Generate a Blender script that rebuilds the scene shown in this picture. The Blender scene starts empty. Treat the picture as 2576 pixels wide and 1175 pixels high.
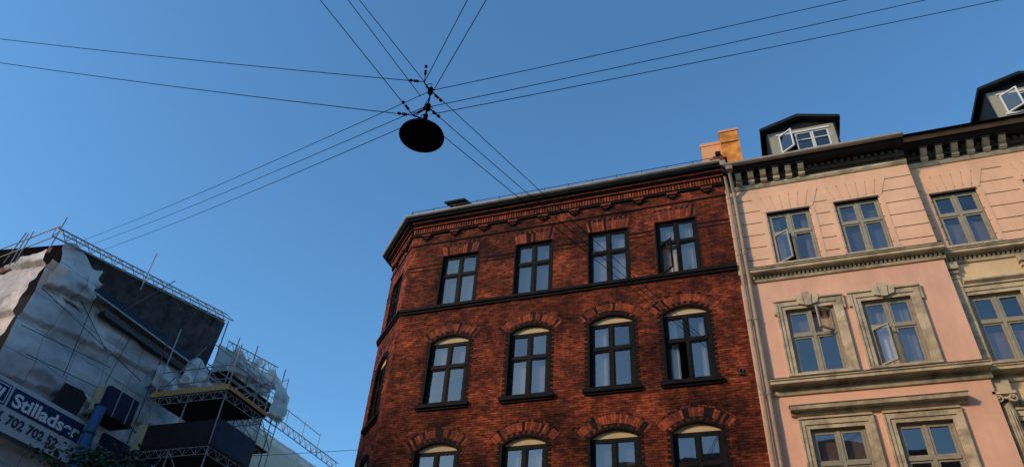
import bpy, math, random
from mathutils import Matrix, Vector, noise
random.seed(7)
rad=math.radians
sc=bpy.context.scene
sc.view_settings.view_transform='Standard'
sc.view_settings.look='None'
sc.view_settings.exposure=0

# ------------------------------------------------------------ materials
MATS={}
def nt(name):
    m=bpy.data.materials.new(name);m.use_nodes=True
    t=m.node_tree;b=t.nodes['Principled BSDF'];MATS[name]=m
    return m,t,b
def N(t,ty,**k):
    n=t.nodes.new(ty)
    for a,v in k.items():
        if a in n.inputs: n.inputs[a].default_value=v
        else: setattr(n,a,v)
    return n
def ramp(t,src,p0,c0,p1,c1,extra=None):
    r=t.nodes.new('ShaderNodeValToRGB')
    r.color_ramp.elements[0].position=p0;r.color_ramp.elements[0].color=(*c0,1)
    r.color_ramp.elements[1].position=p1;r.color_ramp.elements[1].color=(*c1,1)
    if extra:
        for p,c in extra:
            e=r.color_ramp.elements.new(p);e.color=(*c,1)
    t.links.new(src,r.inputs[0]);return r.outputs[0]
def mixc(t,mode,fac,a,b):
    n=t.nodes.new('ShaderNodeMix');n.data_type='RGBA';n.blend_type=mode
    if isinstance(fac,(int,float)): n.inputs[0].default_value=fac
    else: t.links.new(fac,n.inputs[0])
    for i,x in ((6,a),(7,b)):
        if isinstance(x,tuple): n.inputs[i].default_value=(*x,1)
        else: t.links.new(x,n.inputs[i])
    return n.outputs[2]
def noisy(name,c,var=.25,scale=3.0,rough=.7,dirt=None,dirt_amt=.5,bump=.0,metal=0.0,streak=False,dscale=1.1,spec=.2):
    m,t,b=nt(name)
    g=N(t,'ShaderNodeNewGeometry')
    n1=N(t,'ShaderNodeTexNoise',Scale=scale,Detail=5.0,Roughness=.6)
    t.links.new(g.outputs['Position'],n1.inputs['Vector'])
    lo=tuple(x*(1-var) for x in c);hi=tuple(min(1,x*(1+var)) for x in c)
    col=ramp(t,n1.outputs['Fac'],.3,lo,.7,hi)
    if dirt:
        n2=N(t,'ShaderNodeTexNoise',Scale=dscale,Detail=8.0,Roughness=.65)
        mp=N(t,'ShaderNodeMapping');mp.inputs['Scale'].default_value=(1,1,.25) if streak else (1,1,1)
        t.links.new(g.outputs['Position'],mp.inputs['Vector']);t.links.new(mp.outputs[0],n2.inputs['Vector'])
        f=ramp(t,n2.outputs['Fac'],.45,(0,0,0),.75,(dirt_amt,)*3)
        col=mixc(t,'MIX',f,col,dirt)
    t.links.new(col,b.inputs['Base Color'])
    b.inputs['Roughness'].default_value=rough;b.inputs['Metallic'].default_value=metal
    b.inputs['Specular IOR Level'].default_value=spec
    if bump:
        n3=N(t,'ShaderNodeTexNoise',Scale=scale*8,Detail=4.0)
        t.links.new(g.outputs['Position'],n3.inputs['Vector'])
        bp=N(t,'ShaderNodeBump',Strength=bump,Distance=.02)
        t.links.new(n3.outputs['Fac'],bp.inputs['Height']);t.links.new(bp.outputs[0],b.inputs['Normal'])
    return m
def brickmat(name,c1,c2,mortar,bw=.24,rh=.067):
    m,t,b=nt(name)
    uv=N(t,'ShaderNodeTexCoord')
    br=N(t,'ShaderNodeTexBrick',Scale=1.0)
    br.inputs['Color1'].default_value=(*c1,1);br.inputs['Color2'].default_value=(*c2,1);br.inputs['Mortar'].default_value=(*mortar,1)
    br.inputs['Brick Width'].default_value=bw;br.inputs['Row Height'].default_value=rh
    br.inputs['Mortar Size'].default_value=.009;br.inputs['Mortar Smooth'].default_value=.3;br.inputs['Bias'].default_value=-.1
    t.links.new(uv.outputs['UV'],br.inputs['Vector'])
    g=N(t,'ShaderNodeNewGeometry')
    n1=N(t,'ShaderNodeTexNoise',Scale=.55,Detail=10.0,Roughness=.70);t.links.new(g.outputs['Position'],n1.inputs['Vector'])
    f=ramp(t,n1.outputs['Fac'],.38,(.13,.14,.16),.66,(1.45,1.3,1.15),[(.52,(.60,.57,.55))])
    n2=N(t,'ShaderNodeTexNoise',Scale=8.0,Detail=6.0,Roughness=.75)
    mp=N(t,'ShaderNodeMapping');mp.inputs['Scale'].default_value=(.6,.6,1.4)
    t.links.new(g.outputs['Position'],mp.inputs['Vector']);t.links.new(mp.outputs[0],n2.inputs['Vector'])
    f2=ramp(t,n2.outputs['Fac'],.38,(.26,.25,.26),.62,(1.3,1.25,1.2))
    col=mixc(t,'MULTIPLY',1.0,br.outputs['Color'],f);col=mixc(t,'MULTIPLY',1.0,col,f2)
    t.links.new(col,b.inputs['Base Color']);b.inputs['Roughness'].default_value=.85;b.inputs['Specular IOR Level'].default_value=.15
    bp=N(t,'ShaderNodeBump',Strength=.6,Distance=.012);bp.invert=True
    t.links.new(br.outputs['Fac'],bp.inputs['Height']);t.links.new(bp.outputs[0],b.inputs['Normal'])
    return m
brickmat('brick_red',(.46,.098,.034),(.17,.042,.022),(.085,.045,.032))
noisy('brick_light',(.30,.062,.022),.6,9,.8)
noisy('brick_mid',(.16,.036,.017),.6,9,.8)
noisy('brick_black',(.010,.009,.009),.4,5,.7,spec=.1)
noisy('paint_black',(.008,.010,.010),.3,3,.6,spec=.1)
noisy('cream_panel',(.58,.45,.25),.1,3,.7)
noisy('peach_plaster',(.84,.53,.335),.08,1.2,.85,dirt=(.48,.30,.19),dirt_amt=.5,bump=.15,streak=True)
noisy('pink_plaster',(.82,.50,.345),.08,1.2,.85,dirt=(.50,.29,.20),dirt_amt=.55,bump=.15,streak=True)
noisy('peach_groove',(.34,.16,.10),.1,3,.9)
noisy('yellow_plaster',(.74,.58,.34),.08,1.5,.85,dirt=(.42,.33,.18),dirt_amt=.45,bump=.15,streak=True)
noisy('cream_trim',(.58,.50,.33),.14,4,.8,dirt=(.08,.07,.05),dirt_amt=.85,bump=.2,dscale=2.5)
noisy('sooty_trim',(.11,.095,.07),.5,6,.8,dirt=(.02,.02,.02),dirt_amt=.8,bump=.3,dscale=3)
noisy('window_paint',(.34,.32,.23),.15,6,.6,dirt=(.13,.12,.09),dirt_amt=.45)
noisy('slate',(.012,.012,.014),.3,4,.6)
noisy('zinc_light',(.36,.31,.24),.2,3,.6,dirt=(.10,.08,.06),dirt_amt=.6)
noisy('pipe_paint',(.36,.30,.22),.2,4,.6,dirt=(.10,.04,.03),dirt_amt=.7,streak=True)
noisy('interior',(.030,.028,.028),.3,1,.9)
noisy('curtain',(.66,.64,.60),.08,4,.9)
noisy('curtain_warm',(.56,.44,.38),.1,4,.9)
noisy('blind',(.36,.36,.37),.08,4,.8)
noisy('blue_blind',(.14,.22,.27),.08,3,.8)
noisy('chimney_sunglow',(.80,.28,.05),.4,3,.9,dirt=(.16,.05,.03),dirt_amt=.65,dscale=2.5)  # warm glow of the low sun is put into this stack colour
noisy('chimney_peach',(.74,.36,.18),.18,3,.9,dirt=(.35,.18,.11),dirt_amt=.5,dscale=3)
noisy('clay',(.14,.04,.02),.4,6,.8)
noisy('galv',(.30,.28,.27),.25,6,.55,metal=.3)
noisy('galv_dark',(.06,.058,.06),.25,6,.5,metal=.3)
noisy('navy',(.012,.020,.05),.3,4,.6)
noisy('dark_board',(.030,.018,.016),.3,6,.8)
noisy('dark_net',(.055,.045,.045),.6,2.5,.9)
noisy('wood',(.55,.27,.10),.3,8,.7)
noisy('plywood',(.55,.38,.22),.15,5,.7)
noisy('chute_blue',(.04,.12,.27),.2,3,.4)
noisy('banner_white',(.46,.48,.50),.06,3,.6)
noisy('banner_navy',(.014,.03,.09),.15,3,.5)
noisy('text_white',(.70,.72,.74),.03,3,.5)
noisy('text_dark',(.02,.03,.06),.05,3,.5)
noisy('rust_roof',(.16,.06,.04),.4,5,.8)
noisy('wire_black',(.006,.006,.008),.1,3,.7,spec=.05)
noisy('lamp_black',(.004,.004,.007),.2,3,.7,spec=.05)
noisy('asphalt',(.05,.05,.052),.2,2,.9,bump=.2)
noisy('paving',(.22,.21,.20),.2,2,.9)
noisy('road_paint',(.75,.75,.72),.1,3,.7)
noisy('bark',(.09,.065,.045),.4,9,.9)
noisy('far_plaster',(.55,.48,.38),.1,1,.9)
noisy('far_roof',(.12,.06,.045),.3,2,.8)
def leafmat(name,c):
    m,t,b=nt(name)
    oi=N(t,'ShaderNodeNewGeometry')
    n1=N(t,'ShaderNodeTexNoise',Scale=4.0,Detail=3.0);t.links.new(oi.outputs['Position'],n1.inputs['Vector'])
    t.links.new(ramp(t,n1.outputs['Fac'],.3,tuple(x*.5 for x in c),.7,tuple(x*1.5 for x in c)),b.inputs['Base Color'])
    b.inputs['Roughness'].default_value=.6;b.inputs['Specular IOR Level'].default_value=.2
leafmat('leaf',(.040,.075,.022));leafmat('leaf_dark',(.020,.040,.013))
m,t,b=nt('glass')
t.nodes.remove(b)
gl=N(t,'ShaderNodeBsdfGlossy',Roughness=.02);gl.inputs['Color'].default_value=(.90,.70,.64,1)
tr=N(t,'ShaderNodeBsdfTransparent');tr.inputs['Color'].default_value=(.86,.86,.86,1)
lw=N(t,'ShaderNodeLayerWeight',Blend=.55)
mr=N(t,'ShaderNodeMapRange');mr.inputs['To Min'].default_value=.12;mr.inputs['To Max'].default_value=.78
t.links.new(lw.outputs['Fresnel'],mr.inputs['Value'])
mx=N(t,'ShaderNodeMixShader');t.links.new(mr.outputs[0],mx.inputs[0]);t.links.new(tr.outputs[0],mx.inputs[1]);t.links.new(gl.outputs[0],mx.inputs[2])
gg=N(t,'ShaderNodeNewGeometry');gn=N(t,'ShaderNodeTexNoise',Scale=.9,Detail=1.0);t.links.new(gg.outputs['Position'],gn.inputs['Vector'])
gb=N(t,'ShaderNodeBump',Strength=.2,Distance=.03);t.links.new(gn.outputs['Fac'],gb.inputs['Height']);t.links.new(gb.outputs[0],gl.inputs['Normal'])
t.links.new(mx.outputs[0],t.nodes['Material Output'].inputs['Surface'])
def sheetmat(name,c,tr_amt):
    m,t,b=nt(name)
    uv=N(t,'ShaderNodeTexCoord');br=N(t,'ShaderNodeTexBrick',Scale=1.0)
    br.offset=0.0
    br.inputs['Color1'].default_value=(*c,1);br.inputs['Color2'].default_value=(*[x*.80 for x in c],1);br.inputs['Mortar'].default_value=(*[x*.42 for x in c],1)
    br.inputs['Brick Width'].default_value=1.25;br.inputs['Row Height'].default_value=1.0;br.inputs['Mortar Size'].default_value=.025;br.inputs['Mortar Smooth'].default_value=.8
    wn=N(t,'ShaderNodeTexNoise',Scale=.6,Detail=2.0);t.links.new(uv.outputs['UV'],wn.inputs['Vector'])
    wa=N(t,'ShaderNodeVectorMath',operation='SCALE');wa.inputs['Scale'].default_value=.22;t.links.new(wn.outputs['Color'],wa.inputs[0])
    wb=N(t,'ShaderNodeVectorMath',operation='ADD');t.links.new(uv.outputs['UV'],wb.inputs[0]);t.links.new(wa.outputs[0],wb.inputs[1])
    t.links.new(wb.outputs[0],br.inputs['Vector'])
    g=N(t,'ShaderNodeNewGeometry');n1=N(t,'ShaderNodeTexNoise',Scale=.7,Detail=6.0,Roughness=.55);t.links.new(g.outputs['Position'],n1.inputs['Vector'])
    f=ramp(t,n1.outputs['Fac'],.35,(.62,.62,.64),.65,(1.08,1.08,1.08))
    col=mixc(t,'MULTIPLY',1.0,br.outputs['Color'],f)
    mp=N(t,'ShaderNodeMapping');mp.inputs['Rotation'].default_value=(0,0,.55);mp.inputs['Scale'].default_value=(.7,2.6,1)
    t.links.new(uv.outputs['UV'],mp.inputs['Vector'])
    rn=N(t,'ShaderNodeTexNoise',Scale=1.3,Detail=3.0,Roughness=.5);rn.noise_type='RIDGED_MULTIFRACTAL'
    t.links.new(mp.outputs[0],rn.inputs['Vector'])
    bp=N(t,'ShaderNodeBump',Strength=.5,Distance=.06);t.links.new(rn.outputs['Fac'],bp.inputs['Height']);t.links.new(bp.outputs[0],b.inputs['Normal'])
    t.links.new(col,b.inputs['Base Color']);b.inputs['Roughness'].default_value=.5;b.inputs['Specular IOR Level'].default_value=.35
    trn=N(t,'ShaderNodeBsdfTranslucent');t.links.new(col,trn.inputs['Color'])
    mx=N(t,'ShaderNodeMixShader');mx.inputs[0].default_value=tr_amt
    t.links.new(b.outputs[0],mx.inputs[1]);t.links.new(trn.outputs[0],mx.inputs[2])
    t.links.new(mx.outputs[0],t.nodes['Material Output'].inputs['Surface'])
sheetmat('sheeting',(.66,.64,.63),.10)

# ------------------------------------------------------------ mesh builder
class MB:
    def __init__(s,M=None):
        s.v=[];s.f=[];s.uv=[];s.mi=[];s.mn=[];s.M=M or Matrix();s.L=Matrix()
    def face(s,pts,mat,uv=None):
        pts=[Vector(p) for p in pts]
        if uv is None:
            n=Vector((0,0,0))
            for i in range(1,len(pts)-1): n+=(pts[i]-pts[0]).cross(pts[i+1]-pts[0])
            a=[abs(x) for x in n];k=a.index(max(a))
            ii=((1,2),(0,2),(0,1))[k]
            uv=[(p[ii[0]],p[ii[1]]) for p in pts]
        b=len(s.v);T=s.M@s.L
        s.v+= [T@p for p in pts];s.f.append(list(range(b,b+len(pts))));s.uv+=uv
        if mat not in s.mn:s.mn.append(mat)
        s.mi.append(s.mn.index(mat))
    def box(s,x0,x1,y0,y1,z0,z1,mat):
        P=[(x0,y0,z0),(x1,y0,z0),(x1,y1,z0),(x0,y1,z0),(x0,y0,z1),(x1,y0,z1),(x1,y1,z1),(x0,y1,z1)]
        for q in ((0,1,5,4),(1,2,6,5),(2,3,7,6),(3,0,4,7),(4,5,6,7),(3,2,1,0)): s.face([P[i] for i in q],mat)
    def prism(s,poly,y0,y1,mat):
        n=len(poly)
        s.face([(x,y0,z) for x,z in poly],mat);s.face([(x,y1,z) for x,z in reversed(poly)],mat)
        for i in range(n):
            a=poly[i];b=poly[(i+1)%n]
            s.face([(a[0],y0,a[1]),(a[0],y1,a[1]),(b[0],y1,b[1]),(b[0],y0,b[1])],mat)
    def profile(s,prof,x0,x1,mat):
        n=len(prof)
        for i in range(n):
            a=prof[i];b=prof[(i+1)%n]
            s.face([(x0,a[0],a[1]),(x1,a[0],a[1]),(x1,b[0],b[1]),(x0,b[0],b[1])],mat)
        s.face([(x0,a,b) for a,b in prof],mat);s.face([(x1,a,b) for a,b in reversed(prof)],mat)
    def tube(s,p,q,r,mat,n=6,r2=None):
        p=Vector(p);q=Vector(q);d=q-p
        if d.length<1e-5:return
        d.normalize();a=d.orthogonal().normalized();c=d.cross(a);r2=r if r2 is None else r2
        A=[p+(a*math.cos(2*math.pi*i/n)+c*math.sin(2*math.pi*i/n))*r for i in range(n)]
        B=[q+(a*math.cos(2*math.pi*i/n)+c*math.sin(2*math.pi*i/n))*r2 for i in range(n)]
        for i in range(n):
            j=(i+1)%n;s.face([A[i],A[j],B[j],B[i]],mat)
        s.face(A[::-1],mat);s.face(B,mat)
    def build(s,name,parent=None,smooth=False):
        me=bpy.data.meshes.new(name);me.from_pydata([tuple(v) for v in s.v],[],s.f)
        ul=me.uv_layers.new(name='UVMap')
        for i,u in enumerate(s.uv): ul.data[i].uv=u
        for n in s.mn: me.materials.append(MATS[n])
        me.polygons.foreach_set('material_index',s.mi)
        me.update()
        if smooth:
            import bmesh
            bm=bmesh.new();bm.from_mesh(me);bmesh.ops.remove_doubles(bm,verts=bm.verts,dist=.0005)
            for f in bm.faces:f.smooth=True
            bm.to_mesh(me);bm.free()
        o=bpy.data.objects.new(name,me);sc.collection.objects.link(o)
        if parent:o.parent=parent
        return o
def empty(name):
    o=bpy.data.objects.new(name,None);sc.collection.objects.link(o);return o
def wall(mb,x0,x1,z0,z1,ops,mat,y=0.0,reveal=.12,rmat=None):
    rmat=rmat or mat
    xs=sorted({x0,x1}|{v for o in ops for v in o[:2] if x0<v<x1});zs=sorted({z0,z1}|{v for o in ops for v in o[2:4] if z0<v<z1})
    for i in range(len(xs)-1):
        for j in range(len(zs)-1):
            cx=(xs[i]+xs[i+1])/2;cz=(zs[j]+zs[j+1])/2
            if any(o[0]<cx<o[1] and o[2]<cz<o[3] for o in ops):continue
            mb.face([(xs[i],y,zs[j]),(xs[i+1],y,zs[j]),(xs[i+1],y,zs[j+1]),(xs[i],y,zs[j+1])],mat)
    for o in ops:
        a,b,c,d=o[:4]
        if a<x0 or b>x1: continue
        rise=o[4] if len(o)>4 else 0
        c2=max(c,z0);d2=min(d,z1)
        if d2<=c2: continue
        r=reveal;sp=d2-rise
        mb.face([(a,y,c2),(a,y+r,c2),(a,y+r,sp),(a,y,sp)],rmat);mb.face([(b,y,c2),(b,y+r,c2),(b,y+r,sp),(b,y,sp)],rmat)
        if c>=z0: mb.face([(a,y,c),(b,y,c),(b,y+r,c),(a,y+r,c)],rmat)
        if d<=z1 and not rise: mb.face([(a,y,d),(b,y,d),(b,y+r,d),(a,y+r,d)],rmat)
        if rise:
            n=10;pts=arc(a,b,sp,rise,n)
            for i in range(n):
                p,q=pts[i],pts[i+1]
                mb.face([(p[0],y,p[1]),(q[0],y,q[1]),(q[0],y,d),(p[0],y,d)],mat)
                mb.face([(p[0],y,p[1]),(q[0],y,q[1]),(q[0],y+r,q[1]),(p[0],y+r,p[1])],rmat)
def arcdat(a,b,sp,rise):
    w=(b-a)/2;R=(w*w+rise*rise)/(2*rise);cx=(a+b)/2;cz=sp+rise-R;th=math.asin(w/R);return cx,cz,R,th
def arc(a,b,sp,rise,n):
    cx,cz,R,th=arcdat(a,b,sp,rise)
    return [(cx+R*math.sin(-th+2*th*i/n),cz+R*math.cos(-th+2*th*i/n)) for i in range(n+1)]

def light(mb,xa,xb,za,zb,y,fm,op=0,hinge='L',sash=.045):
    if op:
        hx=xa if hinge=='L' else xb
        ang=-op if hinge=='L' else op
        mb.L=Matrix.Translation((hx,y-.02,0))@Matrix.Rotation(rad(ang),4,'Z')@Matrix.Translation((-hx,-y+.02,0))
    s=sash;y0=y-.025;y1=y+.02
    mb.box(xa+.004,xa+s,y0,y1,za+.004,zb-.004,fm);mb.box(xb-s,xb-.004,y0,y1,za+.004,zb-.004,fm)
    mb.box(xa+s,xb-s,y0,y1,za+.004,za+s,fm);mb.box(xa+s,xb-s,y0,y1,zb-s,zb-.004,fm)
    t1,t2=random.uniform(-.008,.008),random.uniform(-.01,.01)
    mb.face([(xa+s,y+t1,za+s),(xb-s,y-t1,za+s),(xb-s,y-t1+t2,zb-s),(xa+s,y+t1+t2,zb-s)],'glass')
    mb.L=Matrix()
def curtains(mb,x0,x1,z0,z1,y,kind,mat='curtain'):
    def drape(a,b,c,d):
        n=max(4,int((b-a)/.035));P=[(a+(b-a)*i/n,y+.02*math.sin(i*1.9)+.01*random.random()) for i in range(n+1)]
        for i in range(n): mb.face([(P[i][0],P[i][1],c),(P[i+1][0],P[i+1][1],c),(P[i+1][0],P[i+1][1],d),(P[i][0],P[i][1],d)],mat)
    w=x1-x0
    if kind=='full': drape(x0,x1,z0,z1)
    elif kind=='sides':
        drape(x0,x0+w*.26,z0,z1);drape(x1-w*.22,x1,z0,z1)
    elif kind=='left': drape(x0,x0+w*.35,z0,z1)
    elif kind=='half': mb.face([(x0,y,z0),(x1,y,z0),(x1,y,z0+(z1-z0)*.5),(x0,y,z0+(z1-z0)*.5)],mat)
    elif kind=='blind': 
        n=int((z1-z0)/.05)
        for i in range(n): mb.box(x0,x1,y,y+.012,z0+i*.05,z0+i*.05+.042,mat)
    elif kind=='sheer': mb.face([(x0,y,z0),(x1,y,z0),(x1,y,z1),(x0,y,z1)],mat)
    elif kind=='top':
        mb.face([(x0,y,z0+(z1-z0)*.62),(x1,y,z0+(z1-z0)*.62),(x1,y,z1),(x0,y,z1)],mat)
def plant(mb,x,y,z,s=.3):
    mb.tube((x,y,z),(x,y,z+.12),.06,'clay',8)
    for k in range(14):
        a=random.uniform(0,6.28);l=s*random.uniform(.6,1.1);e=random.uniform(.3,1.2)
        d=Vector((math.cos(a)*math.cos(e)*.8,math.sin(a)*math.cos(e)*.25,math.sin(e)));b0=Vector((x,y,z+.12))
        t=Vector((-math.sin(a),0,.2))*.018
        mb.face([b0-t,b0+t,b0+d*l],'leaf')
def window(mb,x0,x1,z0,z1,y,fm,tf=.62,opens=None,kind=None,cm='curtain',fr=.06,mul=.085,sash=.045):
    opens=opens or {}
    d0,d1=y-.01,y+.07
    mb.box(x0,x0+fr,d0,d1,z0,z1,fm);mb.box(x1-fr,x1,d0,d1,z0,z1,fm)
    mb.box(x0+fr,x1-fr,d0,d1,z0,z0+fr,fm);mb.box(x0+fr,x1-fr,d0,d1,z1-fr,z1,fm)
    xc=(x0+x1)/2;zt=z0+(z1-z0)*tf
    mb.box(xc-mul/2,xc+mul/2,d0-.012,d1-.003,z0+fr,z1-fr,fm)
    mb.box(x0+fr,xc-mul/2,d0-.02,d1-.006,zt-mul/2,zt+mul/2,fm);mb.box(xc+mul/2,x1-fr,d0-.02,d1-.006,zt-mul/2,zt+mul/2,fm)
    for k,(xa,xb,za,zb,h) in {'bl':(x0+fr,xc-mul/2,z0+fr,zt-mul/2,'L'),'br':(xc+mul/2,x1-fr,z0+fr,zt-mul/2,'R'),'tl':(x0+fr,xc-mul/2,zt+mul/2,z1-fr,'L'),'tr':(xc+mul/2,x1-fr,zt+mul/2,z1-fr,'R')}.items():
        light(mb,xa,xb,za,zb,y+.02,fm,opens.get(k,0),h,sash)
    if kind: curtains(mb,x0+.03,x1-.03,z0+.03,z1-.03,y+.17,kind,cm)
    if opens.get('plant'): plant(mb,x0+(x1-x0)*opens['plant'],y+.12,z0+fr,.34)

def voussoirs_flat(mb,x0,x1,z0,h,y,splay,n,mats,gap=.012):
    for i in range(n):
        a=i/n;b=(i+1)/n;w=x1-x0
        xa,xb=x0+w*a+gap/2,x0+w*b-gap/2;ta,tb=x0-splay+(w+2*splay)*a+gap/2,x0-splay+(w+2*splay)*b-gap/2
        mb.prism([(xa,z0),(xb,z0),(tb,z0+h),(ta,z0+h)],y,.0,mats[i%len(mats)] if len(mats)<4 else random.choice(mats))
def voussoirs_arc(mb,a,b,sp,rise,r0,r1,y,n,mats,ext=.0,skip=False):
    cx,cz,R,th=arcdat(a,b,sp,rise);th+=ext
    for i in range(n):
        if skip and i%2: continue
        t0=-th+2*th*(i+.06)/n;t1=-th+2*th*(i+.94)/n
        P=[(cx+(R+rr)*math.sin(t),cz+(R+rr)*math.cos(t)) for rr,t in ((r0,t0),(r0,t1),(r1,t1),(r1,t0))]
        mb.prism(P,y,0,random.choice(mats))

# ------------------------------------------------------------ brick building
FY=16.4
bb=empty('brick_apartment_building')
def seg_front(L,x0,x1,cols):
    W=MB(L);T=MB(L);G=MB(L);ops=[]
    for ci,(xa,xb,kinds) in enumerate(cols):
        for r in range(5):
            zb=13.25-3.22*r
            if r==0: op=(xa,xb,zb,zb+1.84)
            elif r==4: op=(xa,xb,1.0,zb+2.1,.2)
            else: op=(xa,xb,zb-.0,zb+2.12,.2)
            ops.append(op)
            k=kinds[r] if r<len(kinds) else ('sides','curtain',{})
            ztop=op[3]-(.2 if r else 0)
            window(G,xa+.004,xb-.004,op[2]+.004,ztop,.10,'paint_black',.60,k[2],k[0],k[1],fr=.065,mul=.085,sash=.04)
            if r:
                pts=arc(xa,xb,op[3]-.2,.2,10)
                G.face([(p[0],.09,p[1]) for p in pts],'cream_panel')
                for sx,sg in ((xa,-1),(xb,1)):
                    T.box(min(sx,sx+sg*.06),max(sx,sx+sg*.06),-.015,.06,op[2],ztop,'brick_black')
                    z=op[2]+.05
                    while z<ztop-.03:
                        T.box(min(sx+sg*.06,sx+sg*.14),max(sx+sg*.06,sx+sg*.14),-.012,.01,z,z+.075,'brick_black');z+=.137
                voussoirs_arc(T,xa,xb,op[3]-.2,.2,.0,.06,-.015,14,['brick_black'],.06)
                voussoirs_arc(T,xa,xb,op[3]-.2,.2,.06,.14,-.012,20,['brick_black'],.09,True)
                voussoirs_arc(T,xa,xb,op[3]-.2,.2,.15,.38,-.005,26,['brick_light','brick_mid','brick_mid','brick_light','brick_black'],.12)
                voussoirs_arc(T,xa,xb,op[3]-.2,.2,.39,.43,-.012,26,['brick_mid','brick_black','brick_mid'],.13)
                T.box(xa-.18,xb+.18,-.10,.10,op[2]-.11,op[2]-.002,'brick_black')
                T.box(xa-.14,xb+.14,-.05,.0,op[2]-.17,op[2]-.112,'brick_black')
            else:
                for sx,sg in ((xa,-1),(xb,1)): T.box(min(sx,sx+sg*.04),max(sx,sx+sg*.04),-.01,.05,op[2],op[3],'brick_black')
                voussoirs_flat(T,xa-.02,xb+.02,op[3]+.02,.34,-.005,.07,17,['brick_light','brick_mid','brick_mid','brick_mid','brick_black'])
                voussoirs_flat(T,xa-.09,xb+.09,op[3]+.37,.07,-.008,.02,17,['brick_mid','brick_black'])
    wall(W,x0,x1,0,16.5,ops,'brick_red')
    T.box(x0,x1,-.09,0,13.13,13.22,'brick_black');T.box(x0,x1,-.05,0,13.05,13.128,'brick_black')
    xs=[x0]+[v for c in cols for v in (c[0]-.05,c[1]+.05)]+[x1]
    for i in range(0,len(xs),2):
        T.box(xs[i],xs[i+1],-.015,0,14.78,14.83,'brick_black');T.box(xs[i],xs[i+1],-.012,0,14.64,14.67,'brick_black')
    T.box(x0,x1,-.03,0,15.66,15.70,'brick_black')
    T.box(x0,x1,-.06,0,16.06,16.11,'brick_black')
    x=x0+.02
    while x<x1-.07:
        T.box(x,x+.055,-.085,0,16.13,16.33,random.choice(['brick_light','brick_mid']));x+=.085
    T.box(x0,x1,-.06,0,16.115,16.33,'brick_black')
    T.box(x0,x1,-.14,0,16.33,16.40,'brick_mid');T.box(x0,x1,-.18,0,16.405,16.45,'brick_black');T.box(x0,x1,-.24,0,16.453,16.52,'brick_mid')
    nb=max(1,round((x1-x0)/.98))
    for i in range(nb):
        xc=x0+(i+.5)*(x1-x0)/nb
        T.box(xc-.15,xc+.15,-.10,0,15.98,16.055,'brick_mid')
        T.box(xc-.09,xc+.09,-.07,0,15.91,15.977,'brick_mid');T.box(xc-.04,xc+.04,-.045,0,15.84,15.907,'brick_black')
        T.box(xc-.155,xc+.155,-.105,-.0,15.955,15.979,'brick_black')
        T.box(xc-.095,xc+.095,-.075,-.0,15.888,15.909,'brick_black')
    return W,T,G
K=lambda k,m='curtain',o=None:(k,m,o or {})
cols=[(-8.70,-7.52,[K('sheer','blue_blind',{'plant':.15}),K('top','curtain_warm'),K('half','curtain_warm'),K('sides')]),
      (-6.28,-5.15,[K('sheer','blue_blind'),K('half','curtain_warm'),K('full'),K('sides')]),
      (-4.02,-2.87,[K('sheer','curtain'),K('left','curtain'),K('blind','blind'),K('sides')]),
      (-2.05,-0.93,[K('full','curtain',{'bl':42,'plant':.72}),K('sides','curtain',{'bl':-70}),K('half','blind'),K('sides')])]
CX=-9.9
Lm=Matrix.Translation((0,FY,0))
Lc=Matrix.Translation((CX,FY,0))@Matrix.Rotation(rad(-45),4,'Z')
Ls=Matrix.Translation((CX-1.5,FY+1.5,0))@Matrix.Rotation(rad(-90),4,'Z')
W,T,G=seg_front(Lm,CX,0.0,cols)
W.build('front_wall',bb);T.build('front_trim',bb);G.build('front_windows',bb)
W,T,G=seg_front(Lc,-2.121,0,[(-1.55,-.6,[K('half'),K('sides'),K('sides'),K('sides')])])
W.build('corner_wall',bb);T.build('corner_trim',bb);G.build('corner_windows',bb)
sidec=[(-2-2.4*i-1.1,-2-2.4*i,[K('sides'),K('full')]) for i in range(3)]
W,T,G=seg_front(Ls,-9.5,0,sidec)
W.build('side_wall',bb);T.build('side_trim',bb);G.build('side_windows',bb)
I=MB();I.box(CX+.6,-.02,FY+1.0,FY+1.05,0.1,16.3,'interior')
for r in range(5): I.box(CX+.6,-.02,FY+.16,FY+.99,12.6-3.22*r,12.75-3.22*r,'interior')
I.face([(CX-1.5,FY+11,0),(0,FY+11,0),(0,FY+11,16.5),(CX-1.5,FY+11,16.5)],'brick_red')
I.face([(-.01,FY+.2,0),(-.01,FY+11,0),(-.01,FY+11,16.5),(-.01,FY+.2,16.5)],'interior')
I.build('interior_and_back',bb)
poly=[(0.0,FY),(CX,FY),(CX-1.5,FY+1.5),(CX-1.5,FY+11)]
def offset(poly,d):
    res=[];n=len(poly)
    def no(a,b):
        dx,dy=b[0]-a[0],b[1]-a[1];l=math.hypot(dx,dy);return (-dy/l,dx/l)
    for i in range(n):
        if i==0: v=no(poly[0],poly[1])
        elif i==n-1: v=no(poly[-2],poly[-1])
        else:
            a=no(poly[i-1],poly[i]);b=no(poly[i],poly[i+1]);v=(a[0]+b[0],a[1]+b[1]);l2=v[0]**2+v[1]**2;v=(v[0]*2/l2,v[1]*2/l2)
        res.append((poly[i][0]+v[0]*d,poly[i][1]+v[1]*d))
    return res
def sweep(mb,poly,prof,mat):
    rings=[[(x,y,z) for x,y in offset(poly,o)] for o,z in prof]
    for j in range(len(rings)):
        a=rings[j];b=rings[(j+1)%len(rings)]
        for i in range(len(poly)-1): mb.face([a[i],a[i+1],b[i+1],b[i]],mat)
R_=MB()
sweep(R_,poly,[(.0,16.525),(.34,16.535),(.36,16.60),(.0,16.62)],'paint_black')
sweep(R_,poly,[(.36,16.62),(.42,16.61),(.455,16.64),(.455,16.695),(.44,16.70),(.43,16.66),(.37,16.65)],'zinc_light')
a=offset(poly,.36);b_=offset(poly,-5.0)
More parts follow.
